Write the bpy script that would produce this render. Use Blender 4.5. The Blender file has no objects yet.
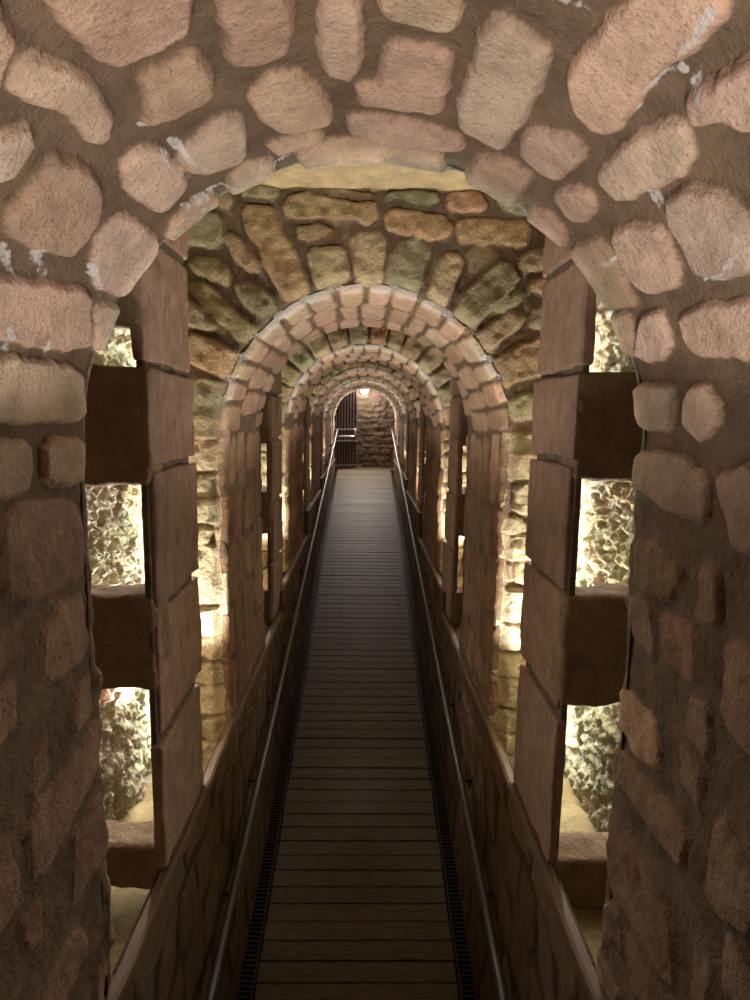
import bpy, math, random
import numpy as np
from mathutils import Vector

# ------------------------------------------------------------------ basics
R = 0.60            # half width of the passage
ZC = -0.08          # height of the arch springing (camera lens is z = 0)
ZCEIL = 0.92
ARCHES = [(-0.50, 1.33), (2.60, 3.52), (4.72, 5.90), (6.85, 8.05), (9.15, 10.40), (11.35, 11.95)]
YEND = 12.55
SL = 0.1847
def ramp_z(y):
    return min(-3.28 + SL * y, -3.28 + SL * 11.97)
ZLAND = ramp_z(20)
XS = -0.002         # middle line of the ramp

col = bpy.context.scene.collection

def tag(o, label=None, cat=None, group=None, kind=None):
    if label: o["label"] = label
    if cat: o["category"] = cat
    if group: o["group"] = group
    if kind: o["kind"] = kind
    return o

def empty(name, loc):
    o = bpy.data.objects.new(name, None)
    o.empty_display_size = 0.1
    col.objects.link(o); o.location = loc
    return o

# ------------------------------------------------------------------ noise
_rs = np.random.RandomState(7)
_T = _rs.rand(64, 64, 64).astype(np.float32)
def vnoise(x, y, z):
    xi = np.floor(x).astype(np.int64); yi = np.floor(y).astype(np.int64); zi = np.floor(z).astype(np.int64)
    fx = x - xi; fy = y - yi; fz = z - zi
    fx = fx*fx*(3-2*fx); fy = fy*fy*(3-2*fy); fz = fz*fz*(3-2*fz)
    x0 = xi & 63; x1 = (xi+1) & 63; y0 = yi & 63; y1 = (yi+1) & 63; z0 = zi & 63; z1 = (zi+1) & 63
    a = _T[x0, y0, z0]*(1-fx) + _T[x1, y0, z0]*fx
    b = _T[x0, y1, z0]*(1-fx) + _T[x1, y1, z0]*fx
    c = _T[x0, y0, z1]*(1-fx) + _T[x1, y0, z1]*fx
    d = _T[x0, y1, z1]*(1-fx) + _T[x1, y1, z1]*fx
    a = a*(1-fy) + b*fy; c = c*(1-fy) + d*fy
    return (a*(1-fz) + c*fz)*2 - 1
def fbm(x, y, z, s, o=3, seed=0.0):
    t = 0; a = 1.0; tot = 0
    for k in range(o):
        t = t + a*vnoise(x/s+seed+k*13.7, y/s+seed*1.3+k*7.1, z/s+seed*.7+k*3.3)
        tot += a; a *= 0.5; s *= 0.5
    return t/tot
def sstep(a, b, x):
    t = np.clip((x-a)/(b-a), 0, 1); return t*t*(3-2*t)

# ------------------------------------------------------------------ stones as polygons in a surface's own coordinates
def poly_sdf(px, py, poly):
    n = len(poly); d = np.full(px.shape, 1e9); s = np.ones(px.shape)
    for i in range(n):
        ax, ay = poly[i]; bx, by = poly[i-1]
        ex, ey = bx-ax, by-ay; wx, wy = px-ax, py-ay
        t = np.clip((wx*ex+wy*ey)/(ex*ex+ey*ey+1e-12), 0, 1)
        d = np.minimum(d, (wx-ex*t)**2+(wy-ey*t)**2)
        c1 = py >= ay; c2 = py < by; c3 = ex*wy > ey*wx
        f = (c1 & c2 & c3) | (~c1 & ~c2 & ~c3)
        s = np.where(f, -s, s)
    return s*np.sqrt(d)
def field(U, V, stones, wob=0.006, wsc=0.035, seed=0.0, rnd=0.0):
    """signed distance to the nearest stone and the id of it"""
    sh = U.shape; U = U.ravel(); V = V.ravel()
    Uw = U + wob*fbm(U, V, 0*U, wsc, 3, seed+1.1); Vw = V + wob*fbm(U, V, 0*U, wsc, 3, seed+5.7)
    S = np.full(U.shape, 0.05); I = np.zeros(U.shape, np.int32)
    for k, p in enumerate(stones):
        xs = [a for a, b in p]; ys = [b for a, b in p]; m = 0.05
        idx = np.nonzero((Uw > min(xs)-m) & (Uw < max(xs)+m) & (Vw > min(ys)-m) & (Vw < max(ys)+m))[0]
        if not len(idx): continue
        d = poly_sdf(Uw[idx], Vw[idx], p) - rnd
        b = d < S[idx]
        S[idx] = np.where(b, d, S[idx]); I[idx] = np.where(b, k, I[idx])
    return S.reshape(sh), I.reshape(sh)

def chaikin(p, cut=0.2):
    q = []
    for i in range(len(p)):
        a, b = p[i], p[(i+1) % len(p)]
        q.append((a[0]+(b[0]-a[0])*cut, a[1]+(b[1]-a[1])*cut)); q.append((b[0]+(a[0]-b[0])*cut, b[1]+(a[1]-b[1])*cut))
    return q
def courses(rng, u0, u1, v0, v1, hu, hv, gap, jit=0.25, cu=0.35, swap=False):
    """rough masonry: courses along v of height hv, stones of length hu along u"""
    out = []; v = v0
    while v < v1:
        h = hv*rng.uniform(0.7, 1.35)
        u = u0 - rng.uniform(0, hu)
        e = rng.uniform(-.1, .1)*h
        while u < u1:
            L = hu*rng.uniform(1-cu, 1+cu)
            j = lambda: rng.uniform(-jit, jit)*min(h, L)*0.35
            a = [(u+gap/2+j(), v+gap/2+j()), (u+L-gap/2+j(), v+gap/2+j()), (u+L-gap/2+j(), v+h-gap/2+j()), (u+gap/2+j(), v+h-gap/2+j())]
            a = chaikin(a, .14)
            out.append([(y, x) for x, y in a] if swap else a)
            u += L
        v += h
    return out

# ------------------------------------------------------------------ mesh from a grid of points
def grid_mesh(name, P, mat, attrs, parent=None, flip=False, wrap=False, origin=(0, 0, 0), smooth=True):
    n, m = P.shape[:2]
    me = bpy.data.meshes.new(name)
    idx = np.arange(n*m).reshape(n, m)
    if wrap: idx = np.concatenate([idx, idx[:, :1]], axis=1)
    a = idx[:-1, :-1].ravel(); b = idx[1:, :-1].ravel(); c = idx[1:, 1:].ravel(); d = idx[:-1, 1:].ravel()
    q = np.stack([a, d, c, b] if flip else [a, b, c, d], axis=1).astype(np.int32)
    V = (P - np.array(origin)).reshape(-1, 3).astype(np.float32)
    me.vertices.add(len(V)); me.vertices.foreach_set("co", V.ravel())
    me.loops.add(q.size); me.loops.foreach_set("vertex_index", q.ravel())
    me.polygons.add(len(q)); me.polygons.foreach_set("loop_start", np.arange(0, q.size, 4, dtype=np.int32))
    me.polygons.foreach_set("use_smooth", np.full(len(q), smooth))
    me.update(calc_edges=True)
    for k, val in attrs.items():
        if val.ndim == 3:
            at = me.attributes.new(k, 'FLOAT_COLOR', 'POINT')
            c4 = np.concatenate([val.reshape(-1, 3), np.ones((len(V), 1))], axis=1).astype(np.float32)
            at.data.foreach_set("color", c4.ravel())
        else:
            at = me.attributes.new(k, 'FLOAT', 'POINT'); at.data.foreach_set("value", val.ravel().astype(np.float32))
    me.materials.append(mat)
    o = bpy.data.objects.new(name, me); col.objects.link(o)
    if parent: o.parent = parent
    return o

def bx(V, F, x0, x1, y0, y1, z0, z1):
    n = len(V)
    V += [(x0,y0,z0),(x1,y0,z0),(x1,y1,z0),(x0,y1,z0),(x0,y0,z1),(x1,y0,z1),(x1,y1,z1),(x0,y1,z1)]
    F += [tuple(n+i for i in f) for f in ((0,3,2,1),(4,5,6,7),(0,1,5,4),(1,2,6,5),(2,3,7,6),(3,0,4,7))]
def shear(V, k0=0):
    """drop a list of points onto the slope of the ramp"""
    return [(x, y, z + SL*y) for x, y, z in V]
def plain(name, V, F, mat, parent=None, bevel=0, smooth=False, origin=(0,0,0)):
    me = bpy.data.meshes.new(name)
    me.from_pydata([(v[0]-origin[0], v[1]-origin[1], v[2]-origin[2]) for v in V], [], F)
    me.materials.append(mat)
    if smooth: me.polygons.foreach_set("use_smooth", [True]*len(F))
    me.update()
    o = bpy.data.objects.new(name, me); col.objects.link(o)
    if parent: o.parent = parent
    if bevel:
        b = o.modifiers.new('bevel', 'BEVEL'); b.width = bevel; b.segments = 2
    return o
def tube(V, F, pts, r, n=12, caps=True):
    P = [Vector(p) for p in pts]; rings = []
    for i, p in enumerate(P):
        t = (P[min(i+1, len(P)-1)] - P[max(i-1, 0)]).normalized()
        up = Vector((0,0,1)) if abs(t.z) < .9 else Vector((1,0,0))
        a = t.cross(up).normalized(); b = t.cross(a)
        s = len(V)
        for k in range(n):
            w = 2*math.pi*k/n; q = p + a*math.cos(w)*r + b*math.sin(w)*r; V.append(tuple(q))
        rings.append(s)
    for s0, s1 in zip(rings, rings[1:]):
        for k in range(n): F.append((s0+k, s0+(k+1) % n, s1+(k+1) % n, s1+k))
    if caps:
        F.append(tuple(rings[0]+k for k in range(n-1, -1, -1))); F.append(tuple(rings[-1]+k for k in range(n)))

# ------------------------------------------------------------------ materials
def nd(nt, t, **kw):
    n = nt.nodes.new(t)
    for k, v in kw.items():
        if k in n.inputs: n.inputs[k].default_value = v
        else: setattr(n, k, v)
    return n
def noise(nt, co, scale, detail=5, rough=.55):
    n = nd(nt, 'ShaderNodeTexNoise'); n.inputs['Scale'].default_value = scale
    n.inputs['Detail'].default_value = detail; n.inputs['Roughness'].default_value = rough
    nt.links.new(co, n.inputs['Vector']); return n.outputs['Fac']
def mth(nt, op, a, b=None, c=None, clamp=False):
    n = nt.nodes.new('ShaderNodeMath'); n.operation = op; n.use_clamp = clamp
    for i, x in enumerate((a, b, c)):
        if x is None: continue
        if isinstance(x, (int, float)): n.inputs[i].default_value = x
        else: nt.links.new(x, n.inputs[i])
    return n.outputs[0]
def mr(nt, x, a, b, c=0., d=1., smooth=True):
    n = nt.nodes.new('ShaderNodeMapRange'); n.interpolation_type = 'SMOOTHSTEP' if smooth else 'LINEAR'
    nt.links.new(x, n.inputs[0])
    for i, v in zip((1,2,3,4), (a,b,c,d)): n.inputs[i].default_value = v
    return n.outputs[0]
def mixc(nt, f, a, b, mode='MIX'):
    n = nt.nodes.new('ShaderNodeMix'); n.data_type = 'RGBA'; n.blend_type = mode
    for s, x in ((0, f), (6, a), (7, b)):
        if isinstance(x, (int, float)): n.inputs[s].default_value = x
        elif isinstance(x, tuple): n.inputs[s].default_value = (*x, 1)
        else: nt.links.new(x, n.inputs[s])
    return n.outputs[2]
def stone_mat(name, mortar, moss=0.0, mosscol=(.16,.20,.10), bump=0.5, grain=1.0, streak=0.0, dark=0.5, edgew=.004):
    m = bpy.data.materials.new(name); m.use_nodes = True; nt = m.node_tree
    bs = nt.nodes['Principled BSDF']
    co = nd(nt, 'ShaderNodeTexCoord').outputs['Object']
    sd = nd(nt, 'ShaderNodeAttribute', attribute_name='sdf').outputs['Fac']
    cl = nd(nt, 'ShaderNodeAttribute', attribute_name='tint').outputs['Color']
    gr = nd(nt, 'ShaderNodeAttribute', attribute_name='green').outputs['Fac']
    lm_rimlight = nd(nt, 'ShaderNodeAttribute', attribute_name='lime_rimlight').outputs['Fac']
    n1 = noise(nt, co, 90, 6, .65); n2 = noise(nt, co, 16, 5, .6); n3 = noise(nt, co, 170, 3, .6); n4 = noise(nt, co, 5, 4, .6)
    e = mth(nt, 'MULTIPLY_ADD', mth(nt, 'SUBTRACT', n1, .5), .010, sd)
    mask = mr(nt, e, -edgew, edgew*.6, 1., 0.)
    stone = mixc(nt, 1.0, cl, mixc(nt, mr(nt, n2, .3, .75), (.78,.76,.74), (1.16,1.14,1.10)), 'MULTIPLY')
    stone = mixc(nt, mth(nt, 'MULTIPLY', mr(nt, n1, .52, .66), .35), stone, mixc(nt, 1.0, stone, (.62,.52,.46), 'MULTIPLY'))
    stone = mixc(nt, mth(nt, 'MULTIPLY', mr(nt, n3, .58, .68), dark), stone, (.10,.075,.055))
    # crevice shade painted in: stones darken towards their border
    stone = mixc(nt, mth(nt, 'MULTIPLY', mr(nt, e, -.014, -.001), .45), stone, mixc(nt, 1.0, stone, (.66,.55,.45), 'MULTIPLY'))
    mor = mixc(nt, mr(nt, n2, .3, .7), tuple(c*.78 for c in mortar), tuple(c*1.22 for c in mortar))
    mor = mixc(nt, mth(nt, 'MULTIPLY', mr(nt, n3, .62, .72), .5), mor, tuple(min(1, c*1.9) for c in mortar))
    mor = mixc(nt, mth(nt, 'MULTIPLY', mr(nt, n1, .35, .25), .5), mor, tuple(c*.45 for c in mortar))
    c = mixc(nt, mask, mor, stone)
    if streak:
        mp = nd(nt, 'ShaderNodeMapping'); mp.inputs['Scale'].default_value = (60, 60, 5)
        nt.links.new(co, mp.inputs['Vector'])
        ns = noise(nt, mp.outputs[0], 1.0, 4, .6)
        c = mixc(nt, mth(nt, 'MULTIPLY', mr(nt, ns, .45, .7), streak), c, mixc(nt, 1.0, c, (.6,.52,.45), 'MULTIPLY'))
    # algae
    ga = mth(nt, 'MULTIPLY', mth(nt, 'ADD', gr, moss), mr(nt, mth(nt, 'ADD', n4, mth(nt, 'MULTIPLY', mth(nt, 'SUBTRACT', n1, .5), .35)), .42, .62), clamp=True)
    c = mixc(nt, ga, c, mixc(nt, mr(nt, n2, .35, .65), mosscol, tuple(min(1, x*1.7) for x in mosscol)))
    # lime bloom, plus rim light painted pale along the arch edges
    li = mr(nt, mth(nt, 'MULTIPLY_ADD', mth(nt, 'SUBTRACT', n1, .5), 1.5, lm_rimlight), .35, .85)
    c = mixc(nt, mth(nt, 'MULTIPLY', li, .75), c, (.62,.60,.60))
    nt.links.new(c, bs.inputs['Base Color'])
    bs.inputs['Roughness'].default_value = .88
    bs.inputs['Specular IOR Level'].default_value = .25
    hgt = mth(nt, 'ADD', mth(nt, 'MULTIPLY', n1, 1.0), mth(nt, 'MULTIPLY', n3, .35*grain))
    hgt = mth(nt, 'ADD', hgt, mth(nt, 'MULTIPLY', mask, .25)); hgt = mth(nt, 'ADD', hgt, mth(nt, 'MULTIPLY', noise(nt, co, 38, 4, .7), .9))
    b = nd(nt, 'ShaderNodeBump'); b.inputs['Strength'].default_value = bump; b.inputs['Distance'].default_value = .014
    nt.links.new(hgt, b.inputs['Height']); nt.links.new(b.outputs[0], bs.inputs['Normal'])
    return m
def simple_mat(name, c, rough=.6, metal=0., var=.3, scale=30, bump=.2, stretch=(1,1,1), c2=None):
    m = bpy.data.materials.new(name); m.use_nodes = True; nt = m.node_tree
    bs = nt.nodes['Principled BSDF']; co = nd(nt, 'ShaderNodeTexCoord').outputs['Object']
    mp = nd(nt, 'ShaderNodeMapping'); mp.inputs['Scale'].default_value = stretch; nt.links.new(co, mp.inputs['Vector'])
    n = noise(nt, mp.outputs[0], scale, 6, .6)
    cc = mixc(nt, mr(nt, n, .3, .7), tuple(x*(1-var) for x in c), c2 or tuple(min(1, x*(1+var)) for x in c))
    nt.links.new(cc, bs.inputs['Base Color']); bs.inputs['Roughness'].default_value = rough; bs.inputs['Metallic'].default_value = metal
    b = nd(nt, 'ShaderNodeBump'); b.inputs['Strength'].default_value = bump; b.inputs['Distance'].default_value = .003
    nt.links.new(n, b.inputs['Height']); nt.links.new(b.outputs[0], bs.inputs['Normal'])
    return m
NICHE_E = [18, 14, 11, 9, 4]
UP_E = [90, 80, 70, 56, 34]
SPOT_E = 112
FILL_E = .25
EXPO = 0.0
ARCH1_STONES = [
   [(0.598,0.653),(0.635,0.654),(0.739,0.723),(0.723,0.791),(0.711,0.813),(0.668,0.818),(0.604,0.81),(0.593,0.773),(0.589,0.708)],
   [(0.521,0.713),(0.545,0.721),(0.558,0.755),(0.567,0.792),(0.57,0.848),(0.565,0.894),(0.542,0.922),(0.52,0.911),(0.518,0.849),(0.516,0.803),(0.498,0.771),(0.495,0.735)],
   [(0.624,0.863),(0.653,0.855),(0.704,0.857),(0.714,0.895),(0.708,0.948),(0.689,0.968),(0.627,0.959),(0.589,0.945),(0.61,0.912)],
   [(0.762,0.764),(0.837,0.79),(0.843,0.86),(0.829,0.913),(0.787,0.925),(0.742,0.913),(0.752,0.859),(0.752,0.801)],
   [(0.88,0.807),(0.923,0.811),(0.934,0.908),(0.932,0.962),(0.913,1.005),(0.883,0.993),(0.867,0.947)],
   [(0.753,0.987),(0.792,0.959),(0.839,0.972),(0.878,1.073),(0.874,1.133),(0.81,1.143),(0.773,1.123),(0.751,1.051)],
   [(0.922,1.079),(0.925,1.025),(0.955,1.019),(0.969,0.911),(1.056,0.916),(1.063,0.947),(1.066,1.045),(1.065,1.084),(1.003,1.098),(0.961,1.088)],
   [(0.906,1.118),(0.97,1.125),(1.059,1.135),(1.111,1.144),(1.122,1.184),(1.069,1.23),(0.963,1.224),(0.907,1.183)],
   [(0.792,1.209),(0.86,1.205),(0.953,1.213),(1.085,1.226),(1.103,1.318),(1.017,1.332),(0.892,1.321),(0.81,1.31)],
   [(0.752,1.158),(0.854,1.164),(0.857,1.192),(0.767,1.209)],
   [(0.609,1.053),(0.643,1.04),(0.703,1.016),(0.731,1.043),(0.72,1.133),(0.7,1.176),(0.624,1.154),(0.6,1.101)],
   [(0.524,0.985),(0.565,0.977),(0.588,1.009),(0.6,1.101),(0.589,1.16),(0.547,1.178),(0.512,1.174),(0.502,1.047)],
   [(0.664,1.213),(0.704,1.201),(0.757,1.22),(0.751,1.28),(0.673,1.289),(0.646,1.28)],
   [(0.518,1.244),(0.562,1.231),(0.622,1.248),(0.618,1.296),(0.528,1.304),(0.49,1.286)],
   [(0.37,0.859),(0.42,0.863),(0.471,0.861),(0.487,0.922),(0.478,0.993),(0.45,1.03),(0.394,1.043),(0.356,1.034),(0.346,0.954),(0.343,0.882)],
   [(0.365,1.112),(0.407,1.08),(0.461,1.081),(0.478,1.118),(0.478,1.269),(0.434,1.311),(0.336,1.301),(0.329,1.171)],
   [(0.278,0.881),(0.295,0.967),(0.322,1.158),(0.217,1.257),(0.196,1.155),(0.193,0.971),(0.195,0.921)],
   [(0.44,0.765),(0.462,0.771),(0.477,0.796),(0.464,0.82),(0.424,0.827),(0.394,0.807)],
   [(0.304,1.204),(0.317,1.302),(0.239,1.346),(0.213,1.315),(0.214,1.267)],
   [(0.952,0.802),(1.054,0.785),(1.059,0.865),(1.031,0.876),(0.97,0.865),(0.953,0.837)],
   [(1.1,0.816),(1.117,0.807),(1.181,0.827),(1.185,0.851),(1.197,0.937),(1.19,1.096),(1.182,1.118),(1.1,1.107),(1.087,1.026),(1.091,0.907),(1.092,0.842)],
   [(1.22,0.867),(1.221,0.813),(1.225,0.744),(1.235,0.676),(1.294,0.617),(1.325,0.649),(1.321,0.709),(1.308,0.78),(1.317,0.865),(1.316,0.907),(1.286,0.926),(1.244,0.908)],
   [(1.214,1.109),(1.206,1.024),(1.226,1.001),(1.278,0.971),(1.305,0.976),(1.307,1.038),(1.299,1.103),(1.258,1.126)],
   [(1.141,1.277),(1.15,1.179),(1.193,1.147),(1.261,1.153),(1.261,1.24),(1.257,1.325),(1.201,1.32),(1.155,1.316)],
   [(1.307,1.17),(1.327,1.081),(1.35,1.06),(1.383,1.079),(1.391,1.15),(1.362,1.185)],
   [(1.299,1.322),(1.294,1.254),(1.325,1.216),(1.38,1.241),(1.396,1.305),(1.371,1.329),(1.325,1.359)],
   [(1.342,1.023),(1.339,0.906),(1.357,0.805),(1.378,0.786),(1.418,0.81),(1.426,0.858),(1.399,1.024)],
   [(1.353,0.749),(1.36,0.711),(1.38,0.627),(1.453,0.679),(1.429,0.723),(1.404,0.733),(1.385,0.772),(1.368,0.768)],
   [(1.437,0.917),(1.441,0.862),(1.47,0.812),(1.516,0.8),(1.559,0.801),(1.589,0.83),(1.579,0.914),(1.56,0.952),(1.519,0.945),(1.475,0.943)],
   [(1.426,1.099),(1.445,1.017),(1.467,0.963),(1.541,0.988),(1.569,1.019),(1.563,1.099),(1.54,1.134),(1.487,1.133)],
   [(1.417,1.3),(1.405,1.246),(1.426,1.154),(1.462,1.141),(1.532,1.166),(1.572,1.176),(1.549,1.307),(1.493,1.313)],
   [(1.591,1.185),(1.596,1.092),(1.645,1.102),(1.684,1.132),(1.687,1.213),(1.67,1.255)],
   [(1.619,1.058),(1.611,0.99),(1.629,0.852),(1.704,0.851),(1.705,0.93),(1.694,1.036),(1.66,1.067)],
   [(1.568,1.33),(1.577,1.215),(1.626,1.232),(1.669,1.264),(1.647,1.316),(1.61,1.336)],
   [(1.727,1.291),(1.733,1.135),(1.774,1.136),(1.822,1.154),(1.826,1.279),(1.792,1.312)],
   [(1.775,1.111),(1.744,1.079),(1.74,1.022),(1.77,0.994),(1.803,0.991),(1.832,1.03),(1.839,1.067),(1.812,1.113)],
   [(1.879,1.316),(1.86,1.136),(1.897,1.022),(1.983,1.013),(1.978,1.158),(1.944,1.303)],
   [(1.895,0.996),(1.864,0.902),(2.014,0.848),(2.004,0.945)],
   [(2.06,1.268),(2.041,1.142),(2.087,1.07),(2.152,1.097),(2.168,1.253)],
   [(2.428,1.32),(2.409,1.255),(2.409,1.141),(2.442,1.103),(2.506,1.111),(2.529,1.214),(2.503,1.321)],
   [(0.158,0.933),(0.17,1.02),(0.17,1.239),(0.061,1.295),(0.059,1.087),(0.062,0.947)],
   [(0.027,1.12),(0.026,1.268),(-0.075,1.273),(-0.06,1.116)],
   [(0.035,0.947),(0.029,1.081),(-0.069,1.074),(-0.057,0.935)],
   [(-0.092,0.996),(-0.078,1.041),(-0.106,1.259),(-0.269,1.263),(-0.278,1.151),(-0.244,0.988)],
   [(-0.335,1.087),(-0.301,1.147),(-0.301,1.258),(-0.453,1.246),(-0.453,1.125),(-0.41,1.076)],
]
ARCH2_FACE = [
   [(-0.497,0.908),(-0.367,0.903),(-0.361,0.873),(-0.418,0.861),(-0.499,0.866)],
   [(-0.343,0.832),(-0.318,0.867),(-0.242,0.891),(-0.193,0.874),(-0.042,0.851),(0.027,0.857),(0.035,0.81),(0.008,0.78),(-0.055,0.798),(-0.143,0.791),(-0.244,0.785),(-0.332,0.796)],
   [(-0.285,0.757),(-0.194,0.765),(-0.138,0.749),(-0.138,0.71),(-0.233,0.701),(-0.289,0.709)],
   [(-0.504,0.801),(-0.481,0.831),(-0.393,0.831),(-0.358,0.754),(-0.297,0.658),(-0.238,0.512),(-0.326,0.469),(-0.376,0.524),(-0.436,0.658),(-0.49,0.742)],
   [(-0.246,0.658),(-0.22,0.677),(-0.145,0.683),(-0.1,0.677),(-0.076,0.562),(-0.197,0.518),(-0.222,0.561)],
   [(-0.066,0.708),(-0.03,0.741),(0.045,0.744),(0.071,0.72),(0.068,0.635),(0.052,0.538),(-0.038,0.543),(-0.056,0.611)],
   [(-0.766,0.74),(-0.732,0.782),(-0.619,0.807),(-0.583,0.759),(-0.592,0.705),(-0.624,0.671),(-0.762,0.68)],
   [(-0.585,0.711),(-0.559,0.729),(-0.51,0.7),(-0.443,0.615),(-0.444,0.585),(-0.488,0.585),(-0.55,0.645)],
   [(-0.74,0.614),(-0.689,0.632),(-0.595,0.621),(-0.564,0.578),(-0.573,0.523),(-0.629,0.547),(-0.691,0.572)],
   [(-0.541,0.523),(-0.49,0.542),(-0.427,0.511),(-0.377,0.462),(-0.384,0.425),(-0.43,0.406),(-0.505,0.449)],
   [(-0.744,0.523),(-0.68,0.541),(-0.618,0.498),(-0.544,0.425),(-0.457,0.356),(-0.484,0.3),(-0.541,0.312),(-0.622,0.381),(-0.696,0.461)],
   [(-0.733,0.324),(-0.676,0.312),(-0.562,0.262),(-0.518,0.243),(-0.579,0.148),(-0.643,0.173),(-0.744,0.217)],
   [(-0.8,0.128),(-0.67,0.148),(-0.593,0.128),(-0.602,0.045),(-0.636,-0.001),(-0.805,0.006)],
   [(-0.654,0.871),(-0.554,0.884),(-0.543,0.848),(-0.581,0.819),(-0.656,0.83)],
   [(-0.759,0.461),(-0.697,0.437),(-0.623,0.356),(-0.662,0.337),(-0.763,0.374)],
   [(-0.865,0.87),(-0.678,0.883),(-0.681,0.812),(-0.782,0.8),(-0.872,0.74)],
   [(-0.874,0.704),(-0.798,0.716),(-0.789,0.632),(-0.831,0.547),(-0.883,0.522)],
   [(-0.885,0.485),(-0.795,0.51),(-0.777,0.349),(-0.795,0.236),(-0.898,0.223)],
   [(-0.292,0.915),(-0.142,0.91),(-0.042,0.899),(0.02,0.881),(-0.167,0.888)],
   [(0.076,0.887),(0.107,0.905),(0.271,0.9),(0.281,0.865),(0.246,0.843),(0.17,0.852)],
   [(0.072,0.804),(0.095,0.834),(0.183,0.829),(0.322,0.805),(0.342,0.776),(0.336,0.734),(0.286,0.719),(0.159,0.739),(0.076,0.762)],
   [(0.319,0.883),(0.359,0.903),(0.447,0.907),(0.486,0.854),(0.461,0.828),(0.385,0.827),(0.322,0.841)],
   [(0.364,0.788),(0.411,0.8),(0.652,0.795),(0.666,0.759),(0.655,0.699),(0.591,0.704),(0.375,0.71)],
   [(0.096,0.66),(0.133,0.708),(0.197,0.718),(0.267,0.685),(0.236,0.612),(0.218,0.514),(0.083,0.538)],
   [(0.287,0.6),(0.331,0.667),(0.376,0.661),(0.389,0.612),(0.321,0.454),(0.26,0.501)],
   [(0.408,0.661),(0.439,0.692),(0.49,0.698),(0.542,0.662),(0.473,0.6),(0.428,0.6)],
   [(0.361,0.427),(0.404,0.514),(0.542,0.637),(0.594,0.625),(0.634,0.564),(0.433,0.358)],
   [(0.453,0.327),(0.599,0.446),(0.658,0.428),(0.653,0.39),(0.5,0.27)],
   [(0.625,0.644),(0.656,0.674),(0.745,0.699),(0.761,0.614),(0.684,0.607),(0.633,0.619)],
   [(0.521,0.226),(0.63,0.289),(0.759,0.353),(0.802,0.251),(0.752,0.187),(0.635,0.155),(0.557,0.116)],
   [(0.612,0.045),(0.663,0.097),(0.821,0.117),(0.839,0.006),(0.626,-0.001)],
   [(0.535,0.452),(0.622,0.533),(0.655,0.521),(0.637,0.478),(0.548,0.428)],
   [(0.673,0.552),(0.749,0.589),(0.802,0.553),(0.779,0.503),(0.7,0.521)],
   [(0.69,0.44),(0.741,0.466),(0.819,0.453),(0.823,0.378),(0.705,0.378)],
   [(0.523,0.878),(0.637,0.867),(0.74,0.832),(0.741,0.808),(0.588,0.821)],
   [(0.792,0.808),(0.893,0.82),(0.897,0.724),(0.77,0.723)],
   [(0.809,0.687),(0.899,0.688),(0.907,0.528),(0.828,0.553)],
]
LIME = [ (0.612, 1.021, 0.641, 1.167, 0.012),(0.583, 1.02, 0.601, 1.158, 0.01),(0.661, 1.248, 0.527, 1.223, 0.012),(0.598, 1.265, 0.492, 1.27, 0.012),(0.327, 0.894, 0.28, 0.957, 0.02),(0.339, 0.96, 0.306, 1.032, 0.02),(0.358, 1.121, 0.319, 1.224, 0.015),(0.208, 0.964, 0.156, 1.005, 0.02),(0.206, 1.081, 0.174, 1.122, 0.012),(1.311, 0.648, 1.32, 0.728, 0.012),(1.329, 0.741, 1.378, 0.733, 0.009),(1.314, 0.753, 1.311, 0.811, 0.007),(1.319, 0.824, 1.313, 0.891, 0.006),(1.416, 0.929, 1.469, 0.944, 0.012),(1.412, 0.945, 1.444, 0.95, 0.012),(1.573, 0.949, 1.579, 0.866, 0.014),(1.567, 0.87, 1.557, 0.83, 0.014),(1.172, 0.756, 1.208, 0.75, 0.012),(0.757, 1.246, 0.818, 1.239, 0.01),(0.586, 0.951, 0.623, 0.97, 0.006),(1.474, 1.137, 1.469, 1.223, 0.01) ]
M_SOFF = stone_mat('soffit_masonry', (.155,.104,.068), moss=0.0, bump=.6, mosscol=(.17,.21,.15))
M_FACE = stone_mat('face_masonry', (.24,.165,.115), moss=.12, mosscol=(.17,.18,.10), bump=1.0)
M_NICHE = stone_mat('rough_hewn_stone', (.46,.42,.33), moss=.10, mosscol=(.30,.32,.19), bump=1.0, dark=.6)
M_POST = stone_mat('pier_stone', (.13,.10,.075), moss=0.0, bump=.5, streak=.6)
M_TIE = stone_mat('tie_stone', (.13,.10,.075), moss=.12, mosscol=(.15,.125,.07), bump=.7)
M_PLINTH = stone_mat('plinth_masonry', (.055,.036,.020), moss=0.0, bump=.5)
M_BACK = stone_mat('rubble_wall', (.19,.14,.10), moss=0.05, bump=.7)
M_CEIL = stone_mat('ceiling_slab_stone', (.3,.25,.13), moss=.15, mosscol=(.34,.30,.13), bump=.4)
M_LEDGE = simple_mat('brown_ledge', (.10,.058,.028), .7, 0., .35, 25, .3, (1, .15, 1))
M_STEEL = simple_mat('galvanised_steel', (.15,.15,.17), .45, .6, .12, 60, .05)
M_BLACK = simple_mat('black_iron', (.02,.018,.016), .6, .3, .3, 60, .1)
M_GRATE = simple_mat('dark_grating', (.045,.036,.028), .5, .5, .4, 60, .1)
M_WOOD = simple_mat('ramp_boards', (.125,.090,.052), .62, 0., .38, 9, .5, (1.2, 14, 1))
M_WOODB = simple_mat('ramp_boards_darker', (.110,.078,.044), .6, 0., .4, 9, .5, (1.2, 14, 1))
M_SKIRT = simple_mat('brown_kerb', (.075,.047,.026), .6, 0., .4, 12, .4, (6, 1, 6))
M_DOOR = simple_mat('dark_timber', (.12,.085,.078), .55, 0., .4, 14, .3, (10, 10, 1))
M_FLOOR = simple_mat('stone_floor', (.10,.07,.045), .85, 0., .3, 8, .5)

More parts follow.
